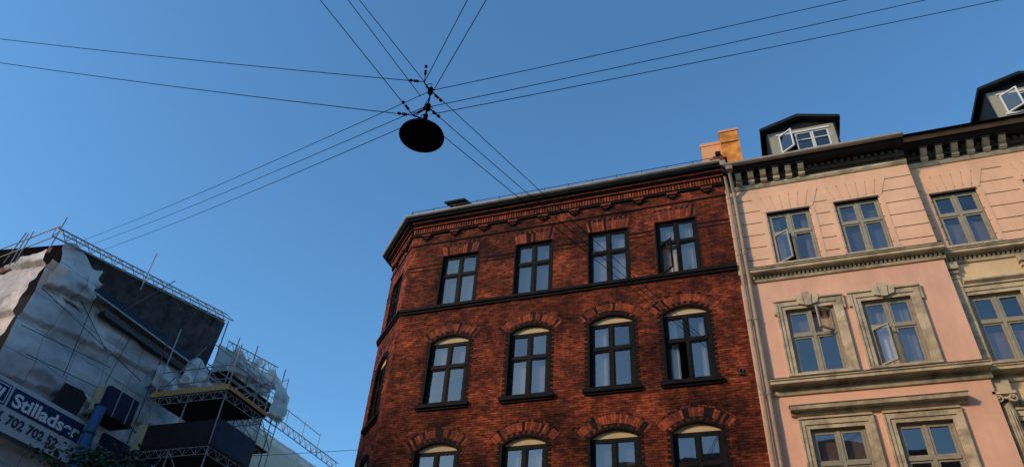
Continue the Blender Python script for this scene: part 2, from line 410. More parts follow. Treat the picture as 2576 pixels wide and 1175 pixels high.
for i in range(3):
    zt=16.64+5.36*math.tan(rad(33))
    R_.face([(*a[i],16.64),(*a[i+1],16.64),(b_[i+1][0],b_[i+1][1],zt),(b_[i][0],b_[i][1],zt)],'slate')
R_.face([(b_[0][0],b_[0][1],zt),(b_[1][0],b_[1][1],zt),(-6,FY+11,zt),(0,FY+11,zt)],'slate')
rp=offset(poly,.22)
for i in range(2):
    p=Vector((*rp[i],0));q=Vector((*rp[i+1],0));L=(q-p).length;n=max(2,int(L/.75))
    R_.tube((*p.xy,17.0),(*q.xy,17.0),.012,'galv_dark')
    for j in range(n+1):
        c=p.lerp(q,j/n);R_.tube((c.x,c.y,16.66),(c.x,c.y,17.03),.014,'galv_dark');
R_.M=Matrix.Translation((-8.45,FY+.15,17.28))@Matrix.Rotation(rad(24),4,'X')
R_.box(-.36,.36,-.5,.35,0,.06,'slate');R_.box(-.27,.27,-.42,.3,-.004,-.001,'blue_blind')
R_.M=Matrix();R_.box(-8.72,-8.2,FY+.2,FY+.6,16.8,17.2,'slate')
R_.build('roof',bb)
P=MB()
P.face([(-.14,FY-.2,16.7),(-.14,FY+5,20.2),(-.14,FY+5,16.7)],'clay')
for i in range(6):
    P.box(-.24,.16,FY+.10+i*.5,FY+.62+i*.5,16.95+i*.34,17.19+i*.34,'clay')
    P.box(-.29,.21,FY+.08+i*.5,FY+.55+i*.5,17.19+i*.34,17.25+i*.34,'brick_black')
P.box(-.18,.1,FY-.3,FY+.1,16.72,16.98,'clay');P.box(-.10,.06,FY-.36,FY-.1,16.98,17.1,'brick_black')
P.build('party_wall_coping',bb)
# ------------------------------------------------------------ chimney
ch=empty('chimney')
C=MB()
C.box(-.53,.14,17.55,18.3,16.9,19.0,'chimney_peach')
C.box(-.55,.16,17.53,18.32,18.86,18.99,'chimney_peach')
C.build('side_stack',ch)
C=MB();C.box(.10,.68,17.25,18.4,16.6,19.05,'chimney_sunglow');C.box(.08,.70,17.22,18.42,19.05,19.12,'chimney_peach')
C.box(.22,.56,17.4,17.8,19.12,19.22,'clay');C.box(.12,.66,17.235,17.249,18.55,18.6,'clay');C.box(.11,.75,17.2,17.24,17.3,17.55,'chimney_peach')
C.build('main_stack',ch)

# ------------------------------------------------------------ pink building
pk=empty('pink_apartment_building')
W=MB(Lm);T=MB(Lm);G=MB(Lm)
BE=4.72;RY=.26;XE=12.1
r1=[(.98,2.07),(2.70,3.77)];r1b=[(5.02,6.08),(7.15,8.2),(9.35,10.4)]
ops1=[(a,b,13.05,14.74) for a,b in r1];ops1b=[(a,b,13.03,14.72) for a,b in r1b]
ops2=[(a-.03,b-.02,9.88,11.64) for a,b in r1];ops2b=[(a-.04,b-.03,9.85,11.6) for a,b in r1b]
ops3=[(a-.03,b,6.6,8.54) for a,b in r1];ops3b=[(a-.03,b-.02,6.6,8.5) for a,b in r1b]
ops4=[(a,b,2.6,5.0) for a,b in r1];ops4b=[(a,b,2.6,5.0) for a,b in r1b]
LX=0.0
for (xa,xb,ops,yy,reg) in ((LX,BE,ops1,0,'peach_plaster'),(BE+.0,XE,ops1b,RY,'peach_plaster')):
    wall(W,xa,xb,12.5,16.2,ops,'peach_groove',y=yy+.022,reveal=.12)
    z=12.86
    while z<15.8:
        z2=min(z+.41,15.84)
        wall(W,xa,xb,z+.012,z2-.012,ops,reg,y=yy,reveal=.03)
        z=z2
        if z>=15.83: break
for (xa,xb,ops,yy,reg) in ((LX,BE,ops2+ops3+ops4,0,'pink_plaster'),(BE,XE,ops2b+ops3b+ops4b,RY,'yellow_plaster')):
    wall(W,xa,xb,0,12.56,ops,reg,y=yy,reveal=.14)
W.face([(BE,0,0),(BE,RY,0),(BE,RY,16.2),(BE,0,16.2)],'pink_plaster')
for ops,yy in ((ops1,0),(ops1b,RY)):
    for o in ops:
        T.M=Lm@Matrix.Translation((0,yy,0))
        voussoirs_flat(T,o[0]-.12,o[1]+.12,o[3]+.06,.60,-.012,.22,7,['peach_plaster'],gap=.022)
        T.box(o[0]-.14,o[0]-.03,-.012,0,o[2],o[3],'peach_plaster');T.box(o[1]+.03,o[1]+.14,-.012,0,o[2],o[3],'peach_plaster')
        T.box(o[0]-.06,o[1]+.06,-.09,.1,o[2]-.07,o[2]-.002,'cream_trim')
        T.box(o[0]-.01,o[1]+.01,-.045,.1,o[3]+.0,o[3]+.045,'sooty_trim')
T.M=Lm
def pwin(o,yy,kind,cm,opens=None):
    G.M=Lm@Matrix.Translation((0,yy,0))
    window(G,o[0]+.004,o[1]-.004,o[2]+.004,o[3]-.004,.07,'window_paint',.60,opens,kind,cm,fr=.055,mul=.075,sash=.045)
pwin(ops1[0],0,'sides','curtain_warm',{'bl':35});pwin(ops1[1],0,'blind','blind')
pwin(ops2[0],0,'top','curtain_warm',{'tr':40,'plant':.3});pwin(ops2[1],0,'full','curtain',{'bl':38})
pwin(ops3[0],0,'sheer','curtain_warm');pwin(ops3[1],0,'half','curtain_warm')
pwin(ops1b[0],RY,'half','curtain_warm');pwin(ops2b[0],RY,'half','curtain_warm');pwin(ops3b[0],RY,'sides','curtain')
for l in (ops1b[1:],ops2b[1:],ops3b[1:],ops4b): 
    for o in l: pwin(o,RY,'sides','curtain')
for o in ops4: pwin(o,0,'sides','curtain')
def arch_t(o,yy,ears=True):
    T.M=Lm@Matrix.Translation((0,yy,0))
    a,b,c,d=o[:4]
    for s in (-1,1):
        e=a if s<0 else b
        T.box(min(e,e+s*.09),max(e,e+s*.09),-.035,.03,c,d+.09,'cream_trim')
        T.box(min(e+s*.09,e+s*.20),max(e+s*.09,e+s*.20),-.06,0,c,d+.20,'cream_trim')
        T.box(min(e+s*.17,e+s*.205),max(e+s*.17,e+s*.205),-.085,0,c,d+.19,'cream_trim')
        if ears: 
            T.box(min(e+s*.21,e+s*.27),max(e+s*.21,e+s*.27),-.065,0,d-.12,d+.22,'cream_trim')
    T.box(a,b,-.035,.03,d,d+.09,'cream_trim');T.box(a-.088,b+.088,-.06,0,d+.092,d+.20,'cream_trim')
    T.box(a-(.26 if ears else .2),b+(.26 if ears else .2),-.09,0,d+.222,d+.265,'cream_trim')
    if ears:
        xc=(a+b)/2
        T.prism([(xc-.07,d+.03),(xc+.07,d+.03),(xc+.11,d+.40),(xc-.11,d+.40)],-.12,0,'cream_trim')
        T.prism([(xc-.22,d+.10),(xc-.085,d+.06),(xc-.125,d+.35),(xc-.28,d+.35)],-.10,0,'cream_trim')
        T.prism([(xc+.085,d+.06),(xc+.22,d+.10),(xc+.28,d+.35),(xc+.125,d+.35)],-.10,0,'cream_trim')
    T.box(a-.21,b+.21,-.10,.1,c-.06,c-.002,'cream_trim')
for o in ops2: arch_t(o,0)
for o in ops2b: arch_t(o,RY,False)
for o in ops3: arch_t(o,0,False)
for o in ops3b: arch_t(o,RY,False)
def course(z0,x0,x1,yy,dent,proj=.27,mat='cream_trim'):
    T.M=Lm@Matrix.Translation((0,yy,0))
    T.profile([(0,z0),(-.04,z0),(-.06,z0+.05),(-.06,z0+.07),(0,z0+.07)],x0,x1,mat)
    T.profile([(0,z0+.07),(-.03,z0+.07),(-.03,z0+.16),(0,z0+.16)],x0,x1,'sooty_trim' if dent else mat)
    if dent:
        x=x0+.03
        while x<x1-.05: T.box(x,x+.055,-.085,-.028,z0+.075,z0+.15,mat);x+=.10
    T.profile([(0,z0+.16),(-.10,z0+.16),(-.12,z0+.19),(-proj+.03,z0+.19),(-proj+.03,z0+.25),(-proj,z0+.27),(-proj,z0+.30),(0,z0+.33)],x0,x1,mat)
    T.profile([(-.02,z0+.332),(-proj-.015,z0+.302),(-proj-.015,z0+.315),(-.02,z0+.345)],x0,x1,'sooty_trim')
course(12.55,LX+.3,BE+.05,0,True);course(12.52,BE+.05,XE,RY,True)
course(9.38,LX+.3,BE+.06,0,False,.30);course(9.38,BE+.06,XE,RY,False,.30)
course(6.1,LX+.3,BE+.06,0,False,.2);course(6.1,BE+.06,XE,RY,False,.2)
T.M=Lm
T.profile([(0,8.86),(-.07,8.86),(-.09,8.93),(-.22,8.94),(-.24,9.02),(0,9.06)],.62,4.16,'cream_trim')
T.profile([(-.01,9.062),(-.25,9.022),(-.25,9.04),(-.01,9.08)],.60,4.18,'sooty_trim')
def cornice(x0,x1,yy,br):
    T.M=Lm@Matrix.Translation((0,yy,0))
    T.profile([(0,15.72),(-.03,15.72),(-.07,15.78),(-.07,15.84),(0,15.84)],x0,x1,'cream_trim')
    T.profile([(0,15.842),(-.02,15.842),(-.02,15.96),(0,15.96)],x0,x1,'sooty_trim')
    T.profile([(0,15.962),(-.07,15.962),(-.12,16.0),(-.12,16.03),(0,16.03)],x0,x1,'sooty_trim')
    T.profile([(0,16.032),(-.12,16.032),(-.12,16.15),(0,16.15)],x0,x1,'sooty_trim')
    T.profile([(0,16.152),(-.46,16.152),(-.50,16.24),(0,16.26)],x0,x1,'slate')
    x=x0+.05
    while x<x1-.08:
        T.box(x,x+.09,-.19,-.1,16.04,16.14,'sooty_trim');x+=.17
    for xb in br:
        prof=[(-.02,15.84),(-.10,15.82),(-.17,15.88),(-.17,15.94),(-.26,15.98),(-.34,16.06),(-.36,16.15),(-.02,16.15)]
        T.profile(prof,xb-.075,xb+.075,'cream_trim')
        T.box(xb-.10,xb+.10,-.38,-.1,16.10,16.149,'sooty_trim')
        T.tube((xb-.085,-.13,15.90),(xb+.085,-.13,15.90),.055,'cream_trim',8)
cornice(LX+.02,BE,0,[.42+.335*i for i in range(6)])
cornice(BE,XE,RY,[5.2+.37*i for i in range(6)]+[8.0+.37*i for i in range(6)])
T.M=Lm@Matrix.Translation((0,RY,0))
for xp in (BE+.03,6.30,8.45,10.7):
    w=.19 if xp<5 else .3
    T.box(xp,xp+w,-.08,0,9.72,12.2,'cream_trim');T.box(xp-.03,xp+w+.03,-.12,0,12.2,12.27,'cream_trim');T.box(xp-.02,xp+w+.02,-.10,0,12.06,12.11,'cream_trim')
    T.box(xp-.05,xp+w+.05,-.15,0,12.32,12.5,'cream_trim')
    xc=xp+.13;T.tube((xc,-.06,6.4),(xc,-.06,8.85),.13,'cream_trim',16,.12)
    for k in range(-3,4):
        an=k*.4;T.tube((xc+.125*math.sin(an),-.06-.125*math.cos(an),6.5),(xc+.12*math.sin(an),-.06-.12*math.cos(an),8.7),.016,'cream_trim',5)
    for s in (-1,1):
        T.tube((xc+s*.13,-.24,8.93),(xc+s*.13,.0,8.93),.085,'cream_trim',14);T.tube((xc+s*.13,-.255,8.93),(xc+s*.13,-.2,8.93),.045,'sooty_trim',10);T.tube((xc+s*.13,-.27,8.93),(xc+s*.13,-.2,8.93),.022,'cream_trim',8)
    T.box(xc-.14,xc+.14,-.2,0,8.93,9.01,'cream_trim');T.box(xc-.22,xc+.22,-.26,0,9.015,9.08,'cream_trim')
    T.box(xc-.18,xc+.18,-.18,0,9.082,9.37,'cream_trim')
T.profile([(0,8.80),(-.06,8.80),(-.14,8.88),(-.14,8.92),(0,8.94)],5.15,6.2,'cream_trim')
T.profile([(0,11.85),(-.06,11.85),(-.16,11.93),(-.16,11.97),(0,12.0)],4.98,6.25,'cream_trim')
T.build('cornices_and_trim',pk);W.build('walls',pk);G.build('windows',pk)
Rf=MB(Lm)
Rf.profile([(-.52,16.24),(-.60,16.23),(-.64,16.26),(-.64,16.32),(-.62,16.32),(-.60,16.27),(-.52,16.27)],.05,BE,'zinc_light')
Rf.M=Lm@Matrix.Translation((0,RY,0))
Rf.profile([(-.52,16.25),(-.60,16.24),(-.64,16.27),(-.64,16.33),(-.62,16.33),(-.60,16.28),(-.52,16.28)],BE,XE,'zinc_light')
Rf.M=Lm
Rf.face([(0,-.55,16.28),(XE,-.55,16.28),(XE,5,19.6),(0,5,19.6)],'slate');Rf.face([(0,5,19.6),(XE,5,19.6),(XE,11,19.6),(0,11,19.6)],'slate')
Rf.face([(XE,0,0),(XE,11,0),(XE,11,19.6),(XE,5,19.6),(XE,-.5,16.28)],'far_plaster');Rf.face([(0,11,0),(XE,11,0),(XE,11,19.6),(0,11,19.6)],'far_plaster')
Rf.face([(.01,0,16.2),(.01,11,16.2),(.01,11,19.6),(.01,5,19.6),(.01,-.4,16.3)],'clay')
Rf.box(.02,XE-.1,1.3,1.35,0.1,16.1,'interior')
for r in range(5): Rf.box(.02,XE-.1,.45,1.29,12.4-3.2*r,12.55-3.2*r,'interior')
Rf.build('roof_and_back',pk)
def dormer(dx):
    D=MB(Lm@Matrix.Translation((dx,0,0)))
    y=.62
    D.box(1.50,1.80,y,y+.1,16.6,18.36,'window_paint');D.box(3.22,3.40,y,y+.1,16.6,18.36,'window_paint')
    D.box(1.80,3.22,y,y+.1,18.20,18.36,'window_paint');D.box(1.80,3.22,y,y+.1,16.6,17.42,'window_paint')
    D.box(1.74,3.28,y-.03,y+.0,17.40,17.47,'curtain');D.box(1.74,3.28,y-.03,y,18.19,18.25,'curtain')
    xs=[1.80,2.27,2.75,3.22]
    for i in range(3):
        light(D,xs[i],xs[i+1],17.47,18.19,y+.03,'curtain',38 if i==0 else 0,'L',.045)
        if i: D.box(xs[i]+.05,xs[i+1]-.05,y+.0,y+.028,17.87,17.9,'curtain')
    D.box(1.8,3.22,y+.6,y+.65,17.2,18.3,'interior')
    for x in (1.46,3.44): D.face([(x,y-.02,16.5),(x,y-.02,18.4),(x,y+2.3,18.4)],'slate')
    D.box(1.455,1.5,y-.04,y+.1,16.6,18.4,'slate');D.box(3.40,3.445,y-.04,y+.1,16.6,18.4,'slate')
    f=y-.22;bk=y+2.6
    pr=[(1.30,18.34),(2.45,18.68),(3.60,18.34),(3.60,18.44),(2.45,18.80),(1.30,18.44)]
    D.prism(pr,f,bk,'slate')
    D.prism([(1.5,18.36),(3.4,18.36),(2.45,18.66)],y-.01,y+.05,'slate')
    return D
dormer(0).build('dormer_window',pk);dormer(5.95).build('dormer_window_2',pk)
dp=empty('downpipe')
D=MB(Lm)
for x,r in ((.085,.045),(.235,.05)):
    D.tube((x,-.12,.3),(x,-.12,15.6),r,'pipe_paint',10)
    for z in range(1,16,2): D.tube((x,-.12,z+.4),(x,-.12,z+.46),r+.014,'pipe_paint',10);D.box(x-.015,x+.015,-.1,0,z+.41,z+.45,'galv_dark')
D.tube((.085,-.12,15.6),(.05,-.36,16.55),.045,'pipe_paint',10);D.tube((.235,-.12,15.6),(.20,-.52,16.2),.05,'pipe_paint',10)
D.box(-.02,.14,-.46,-.28,16.45,16.62,'zinc_light');D.box(.12,.30,-.62,-.42,16.10,16.24,'zinc_light')
D.build('pipes',dp)

# ------------------------------------------------------------ street lamp
sl=empty('street_lamp')
lx,ly,lz=-3.78,5.98,8.67
def lathe(mb,c,prof,mat,n=40):
    for i in range(len(prof)-1):
        for k in range(n):
            a0=2*math.pi*k/n;a1=2*math.pi*(k+1)/n
            (r0,z0),(r1,z1)=prof[i],prof[i+1]
            mb.face([(c[0]+r0*math.cos(a0),c[1]+r0*math.sin(a0),c[2]+z0),(c[0]+r0*math.cos(a1),c[1]+r0*math.sin(a1),c[2]+z0),(c[0]+r1*math.cos(a1),c[1]+r1*math.sin(a1),c[2]+z1),(c[0]+r1*math.cos(a0),c[1]+r1*math.sin(a0),c[2]+z1)],mat)
S=MB()
lathe(S,(lx,ly,lz),[(0,.015),(.24,.01),(.295,-.005),(.308,-.01),(.31,.0),(.30,.03),(.22,.09),(.12,.15),(.07,.20),(.05,.27),(0,.28)],'lamp_black')
S.build('shade',sl)
S=MB()
S.tube((lx,ly,lz+.25),(lx,ly,9.12),.018,'wire_black',8)
for z in (.27,.33,.39): S.tube((lx,ly,lz+z),(lx,ly,lz+z+.025),.035,'wire_black',8)
Lh=(-3.77,5.98,9.25);Th=(-3.78,5.98,9.60)
for h in (Lh,Th):
    lathe(S,h,[(0,-.06),(.035,-.055),(.045,-.02),(.03,-.01),(.045,0),(.03,.015),(.045,.03),(.03,.06),(0,.065)],'wire_black',12)
S.tube((lx,ly,9.1),Lh,.014,'wire_black');S.tube(Lh,Th,.012,'wire_black');S.tube(Th,(-3.87,5.92,9.74),.012,'wire_black')
L2=(-3.92,5.88,9.02);T2=(-3.87,5.92,9.76)
S.tube(L2,(lx,ly,9.0),.012,'wire_black');S.tube(L2,Lh,.008,'wire_black')
def coil(c,r):
    for k in range(10):
        a=2*math.pi*k/10;b=2*math.pi*(k+1)/10
        S.tube((c[0]+r*math.cos(a),c[1],c[2]+r*math.sin(a)),(c[0]+r*math.cos(b),c[1],c[2]+r*math.sin(b)),.006,'wire_black',5)
coil((-3.80,5.98,9.06),.06);coil((-3.74,5.97,9.2),.05);coil((-3.80,5.95,9.68),.05);coil((-3.9,5.9,9.06),.04)
S.build('hanger',sl)
def wire(p,q,sag=.1,r=.006):
    cu=bpy.data.curves.new('overhead_wire','CURVE');cu.dimensions='3D';cu.bevel_depth=r;cu.bevel_resolution=1
    n=18;sp=cu.splines.new('POLY');sp.points.add(n)
    p=Vector(p);q=Vector(q)
    for i in range(n+1):
        t=i/n;c=p.lerp(q,t);c.z-=sag*4*t*(1-t);sp.points[i].co=(*c,1)
    cu.materials.append(MATS['wire_black'])
    o=bpy.data.objects.new('overhead_wire',cu);sc.collection.objects.link(o)
def clamp(h,tgt,d=.1):
    h=Vector(h);v=(Vector(tgt)-h).normalized()
    S2.tube(h,h+v*d,.006,'wire_black',5);S2.tube(h+v*d,h+v*(d+.07),.02,'wire_black',8);S2.tube(h+v*(d+.1),h+v*(d+.14),.022,'wire_black',8)
S2=MB()
AN=(-.30,16.35,10.1)
ws=[(L2,(-9.75,-8,15),.05),((-3.87,5.9,9.42),(-9.0,-8,15),.05),(T2,(-9.4,-8,15),.05),
    (T2,(11.5,-8,15),.05),((-3.82,5.94,9.2),(12.8,-8,15),.05),
    ((-3.74,6.0,9.63),(12.2,10.1,15),.12),(Lh,(12.2,10.5,15),.12),((-3.70,5.98,9.08),(12.2,11.0,15),.12),
    (T2,(-22,2.6,15),.18),(L2,(-22,3.1,15),.18),
    (Th,(-21.8,13.9,16.35),.12),((-3.80,5.98,9.28),(-21.8,14.3,16.5),.12),((-3.85,5.95,8.98),(-21.8,14.7,16.5),.12),
    ((-3.74,6.0,9.58),AN,.06),(Lh,(-.32,16.35,10.08),.06),((lx,ly,8.98),(-.34,16.35,10.06),.06)]
for p,q,s in ws: wire(p,q,s)
for h,tg in ((L2,(-22,3.1,15)),(T2,(-22,2.6,15)),(T2,(-3,4,12)),(L2,(-9,-8,15)),(Lh,AN),(Th,AN),(L2,Lh)): clamp(h,tg)
S2.tube((AN[0],16.4,AN[2]),(AN[0],16.25,AN[2]),.02,'wire_black');S2.box(AN[0]-.06,AN[0]+.06,16.36,16.399,AN[2]-.08,AN[2]+.08,'galv_dark')
S2.build('cable_clamps',sl)
wire((-11.3,24,12.3),(-22,25,12.9),.05,.010)

# ------------------------------------------------------------ scaffolded building
sb=empty('scaffolded_building')
def fold(u,v,seed):
    a=noise.noise((u*.35+v*.25,v*.9-u*.25,seed));b=noise.noise((u*.7+v*.9,v*1.2-u*.8,seed+5));c=noise.noise((u*2.0+v*1.2,v*1.8-u*1.1,seed+9))
    r=(1-abs(a)*2.4);r2=(1-abs(b)*2.6);r3=1-abs(c)*2.4
    pin=abs(math.sin(math.pi*u/2.5))*.4+abs(math.sin(math.pi*v/2.0))*.6
    vs=(v+.15*noise.noise((u*.5,seed,3))-.15*u)
    return .09*r*pin+.09*r2*pin+.035*r3+.05*pin+.14*(1-(vs%2.0)/2.0)
def sheet(mb,o,du,dv,lu,lv,nrm,seed,step=.085,topf=None,mat='sheeting',amp=1):
    o=Vector(o);du=Vector(du);dv=Vector(dv);nrm=Vector(nrm)
    nu=int(lu/step);nv=int(lv/step)
    P=[]
    for j in range(nv+1):
        row=[]
        for i in range(nu+1):
            u=lu*i/nu;v=lv*j/nv
            vv=v*((topf(u)/lv) if topf else 1)
            row.append((o+du*u+dv*vv+nrm*fold(u,vv,seed)*amp,(u,vv)))
        P.append(row)
    for j in range(nv):
        for i in range(nu):
            q=[P[j][i],P[j][i+1],P[j+1][i+1],P[j+1][i]]
            mb.face([x[0] for x in q],mat,[x[1] for x in q])
c10=Vector((-.986,.165,0));cn=Vector((-.165,-.986,0))
M1=MB()
sheet(M1,(-22,13.35,3),(0,1,0),(0,0,1),8.45,12.2,(1,0,0),1.3)
sheet(M1,(-22,21.8,3),(0,1,0),(0,0,1),4.0,13.8,(1,0,0),4.1,topf=lambda u:13.7+.12*u)
sheet(M1,(-22.6,25.8,3),(0,1,0),(0,0,1),12.0,12.0,(1,0,0),7.7)
sheet(M1,(-22,13.35,3),c10,(0,0,1),9,12.5,cn,11.2)
M1.build('plastic_sheeting',sb,True)
M2=MB()
sheet(M2,(-21.85,13.4,14.2),(0,1,0),(0,0,1),1.7,1.75,(1,0,0),21,.08,topf=lambda u:1.75-.1*u+.2*math.sin(u*4),amp=1.8)
sheet(M2,(-21.5,18.5,13.0),(0,1,-.25),(0,0,1),2.4,1.1,(1,0,0),31,.08,topf=lambda u:.8+.35*math.sin(u*2.4),amp=2.2)
sheet(M2,(-21.6,22.0,15.4),(0,1,.1),(0,0,1),3.4,1.2,(1,0,0),41,.08,topf=lambda u:1.0+.25*math.sin(u*5),amp=2.2)
sheet(M2,(-21.3,19.6,13.6),(0,1,.1),(0,0,1),1.6,1.4,(1,0,0),51,.08,topf=lambda u:.9+.4*math.sin(u*3),amp=2)
sheet(M2,(-20.9,24.7,14.6),(0,1,0),(0,0,1),1.0,1.7,(1,0,0),61,.08,topf=lambda u:1.5+.2*math.sin(u*5),amp=1.6)
M2.build('torn_sheeting',sb,True)
B=MB()
B.box(-30,-22.25,14.2,38,0,14.5,'far_plaster')
def roofz(y): return 15.86+(y-13.0)*.215
ys=[13.6+i*.5 for i in range(17)]
for i in range(16):
    y0,y1=ys[i],ys[i+1];w0=noise.noise((y0*2,1,0))*.12;w1=noise.noise((y1*2,1,0))*.12
    B.face([(-21.75,y0,roofz(y0)-.1),(-21.75,y1,roofz(y1)-.1),(-22.0+w1,y1,15.0),(-22.0+w0,y0,15.0)],'dark_net')
    B.face([(-21.7,y0,roofz(y0)),(-21.7,y1,roofz(y1)),(-30,y1,roofz(y1)+1),(-30,y0,roofz(y0)+1)],'dark_net')
B.box(-21.9,-21.45,14.9,21.8,14.95,15.15,'navy');B.box(-21.7,-21.35,14.9,21.8,14.80,14.87,'galv');B.box(-21.8,-21.5,15.8,22.0,14.45,14.60,'galv_dark')
p0=Vector((-21.9,13.2,15.6))
q0=p0+c10*9+Vector((0,0,-.2))
B.face([p0,q0,q0+Vector((0,3,1.4)),p0+Vector((0,3,.9))],'rust_roof')
B.face([p0+Vector((0,0,-.25)),q0+Vector((0,0,-.25)),q0,p0],'rust_roof')
pts=[(15.45,10.95),(16.5,10.85),(16.6,11.6),(16.35,11.75),(15.6,11.7)]
B.face([(-21.50,a,b) for a,b in pts],'interior')
cc=Vector((-22,13.35,0))
def cp(u,z,o=.45): v=cc+c10*u+cn*o;return (v.x,v.y,z)
B.face([cp(.6,12.0),cp(1.6,12.3),cp(1.5,12.8),cp(1.0,13.1),cp(.5,12.6)],'interior')
B.build('roof_and_structure',sb)
bn=MB(Matrix.Translation((0,.05,-.17)));bx=-21.40
bn.box(bx-.02,bx,13.0,16.92,9.62,11.05,'banner_white')
bn.box(bx+.004,bx+.008,14.02,16.82,10.30,10.92,'banner_navy')
bn.box(bx+.004,bx+.008,13.25,13.94,10.30,10.92,'banner_navy')
bn.box(bx+.010,bx+.014,13.30,13.89,10.35,10.87,'text_white');bn.box(bx+.016,bx+.020,13.33,13.86,10.38,10.84,'banner_navy')
for yy in (13.45,13.6): bn.face([(bx+.024,yy,10.46),(bx+.024,yy+.10,10.46),(bx+.024,yy+.16,10.76),(bx+.024,yy+.06,10.76)],'text_white')
bno=bn.build('scaffolding_banner')
def text(body,y0,y1,z0,size,mat,off=.012):
    cu=bpy.data.curves.new('lettering','FONT');cu.body=body;cu.size=size;cu.extrude=.003;cu.offset=off
    cu.materials.append(MATS[mat])
    o=bpy.data.objects.new('lettering',cu);sc.collection.objects.link(o)
    bpy.context.view_layer.update();w=o.dimensions.x
    o.rotation_euler=(rad(90),0,rad(90));o.location=(bx+.018,y0+.05,z0-.17);o.scale=((y1-y0)/w,1,1);o.parent=bno
text('Stilladser',14.12,16.74,10.40,.56,'text_white',.016)
text('Tlf. 702 702 52',13.55,16.15,9.86,.40,'text_dark',.010)
# ------------------------------------------------------------ scaffold
sf=empty('scaffolding')
K_=MB()
def truss(p,q,h,mat='galv',r=.026,step=.5,up=Vector((0,0,1))):
    p=Vector(p);q=Vector(q);n=max(2,int((q-p).length/step))
    K_.tube(p,q,r,mat);K_.tube(p+up*h,q+up*h,r,mat)
    for i in range(n):
        a=p.lerp(q,i/n);b=p.lerp(q,(i+.5)/n);c=p.lerp(q,(i+1)/n)
        K_.tube(a,b+up*h,r*.65,mat,5);K_.tube(b+up*h,c,r*.65,mat,5);K_.tube(a,a+up*h,r*.6,mat,5)
A1=(-21.6,12.8,15.72);A2=(-21.6,21.35,17.5)
truss(A1,A2,.38);K_.tube((-21.1,12.8,15.68),(-21.1,21.35,17.46),.022,'galv')
for i in range(18):
    t=i/17;a=Vector(A1).lerp(Vector(A2),t);K_.tube(a+Vector((0,0,.38)),a+Vector((.5,0,-.02)),.018,'galv')
truss((-21.6,22.0,16.5),(-21.6,25.6,17.1),.40)
truss((-22.2,25.8,15.3),(-22.2,33.2,15.3),.42)
K_.tube((-22.2,25.8,16.4),(-22.2,31,16.4),.02,'galv')
for y in (26.5,28,29.5,31): K_.tube((-22.2,y,15.3),(-22.2,y,16.5),.02,'galv')
pc=Vector((-21.7,13.0,15.9))
for dz in (.0,.45): K_.tube(pc+Vector((.0,0,dz)),pc+c10*8+Vector((0,0,dz+.2)),.022,'galv')
for u in (0,1.9,2.2,4): K_.tube(pc+c10*u+Vector((0,0,-.6)),pc+c10*u+Vector((0,0,.8)),.022,'galv')
K_.tube(pc+c10*1.9+Vector((0,-.2,.6)),pc+c10*3+Vector((0,.1,-.2)),.02,'galv')
for y in (18.6,21.2,23.4,25.7):
    K_.tube((-21.2,y,2),(-21.2,y,15.0+(2.4 if y>21 else .4)),.024,'galv_dark')
for z in (13.3,11.3,9.3): K_.tube((-21.2,18.6,z),(-21.2,25.7,z),.022,'galv_dark')
for z in (13.9,14.4,15.0,15.9): K_.tube((-20.95,20.6,z),(-20.95,25.8,z+.1),.02,'galv')
# ropes and ledgers pressed against the sheeting
for y0,z0,y1,z1 in ((13.4,14.0,18.5,13.2),(13.4,12.6,17.0,13.0),(14.0,11.9,18.4,12.3),(13.5,15.2,16.6,13.4),(15.3,14.7,15.5,11.9),(17.3,14.5,17.1,12.4)):
    K_.tube((-21.62,y0,z0),(-21.60,y1,z1),.014,'galv_dark',5)
K_.tube((-21.2,21.2,11.3),(-21.2,25.7,13.5),.02,'galv');K_.tube((-21.2,21.2,15),(-21.2,25.6,13.2),.02,'galv');K_.tube((-21.2,18.6,12.9),(-21.2,21.2,15.3),.02,'galv')
K_.tube((-20.95,21.9,13.4),(-20.95,23.9,15.3),.02,'galv');K_.tube((-20.95,23.9,15.3),(-20.95,25.8,13.4),.02,'galv');K_.tube((-20.95,23.9,15.4),(-20.95,25.8,16.9),.02,'galv')
K_.tube((-21.2,16.5,15.9),(-21.2,16.5,17.6),.022,'galv');K_.tube((-21.2,16.2,14.8),(-21.2,17.8,17.2),.02,'galv_dark')
X0,X1,Y0,Y1=-20.8,-17.6,18.6,20.8
for x in (X0,-19.2,X1):
    for y in (Y0,Y1): K_.tube((x,y,.1),(x,y,14.3 if x==X1 else (15.4 if x==X0 else 13.8)),.026,'galv')
for z in (4.4,6.6,8.4,10.45,12.45):
    K_.box(X0-.1,X1+.1,Y0-.05,Y1+.05,z,z+.06,'dark_board')
    for y in (Y0,Y1):
        truss((X0-.1,y-.08,z-.30),(X1+.1,y-.08,z-.30),.26,r=.018,step=.45)
    truss((X1+.06,Y0,z-.30),(X1+.06,Y1,z-.30),.26,r=.018,step=.45)
for z in (4.4,6.6,8.4,10.45):
    K_.box(X0+.3,X1-.02,Y0-.03,Y0+.0,z+.08,z+.95,'dark_board');K_.box(X1+.0,X1+.03,Y0,Y1,z+.08,z+1.05,'navy')
    K_.box(X0-.1,X0+.28,Y0-.05,Y0-.01,z+.06,z+1.0,'plywood')
K_.box(X0-.05,X1+.15,Y0-.12,Y0-.055,12.46,12.66,'wood');K_.box(X1+.12,X1+.16,Y0,Y1,12.48,12.62,'wood')
for z in (12.95,13.5): 
    K_.tube((X0,Y0,z),(X1,Y0,z),.022,'galv');K_.tube((X1,Y0,z),(X1,Y1,z),.022,'galv');K_.tube((X0,Y1,z),(X1,Y1,z),.022,'galv')
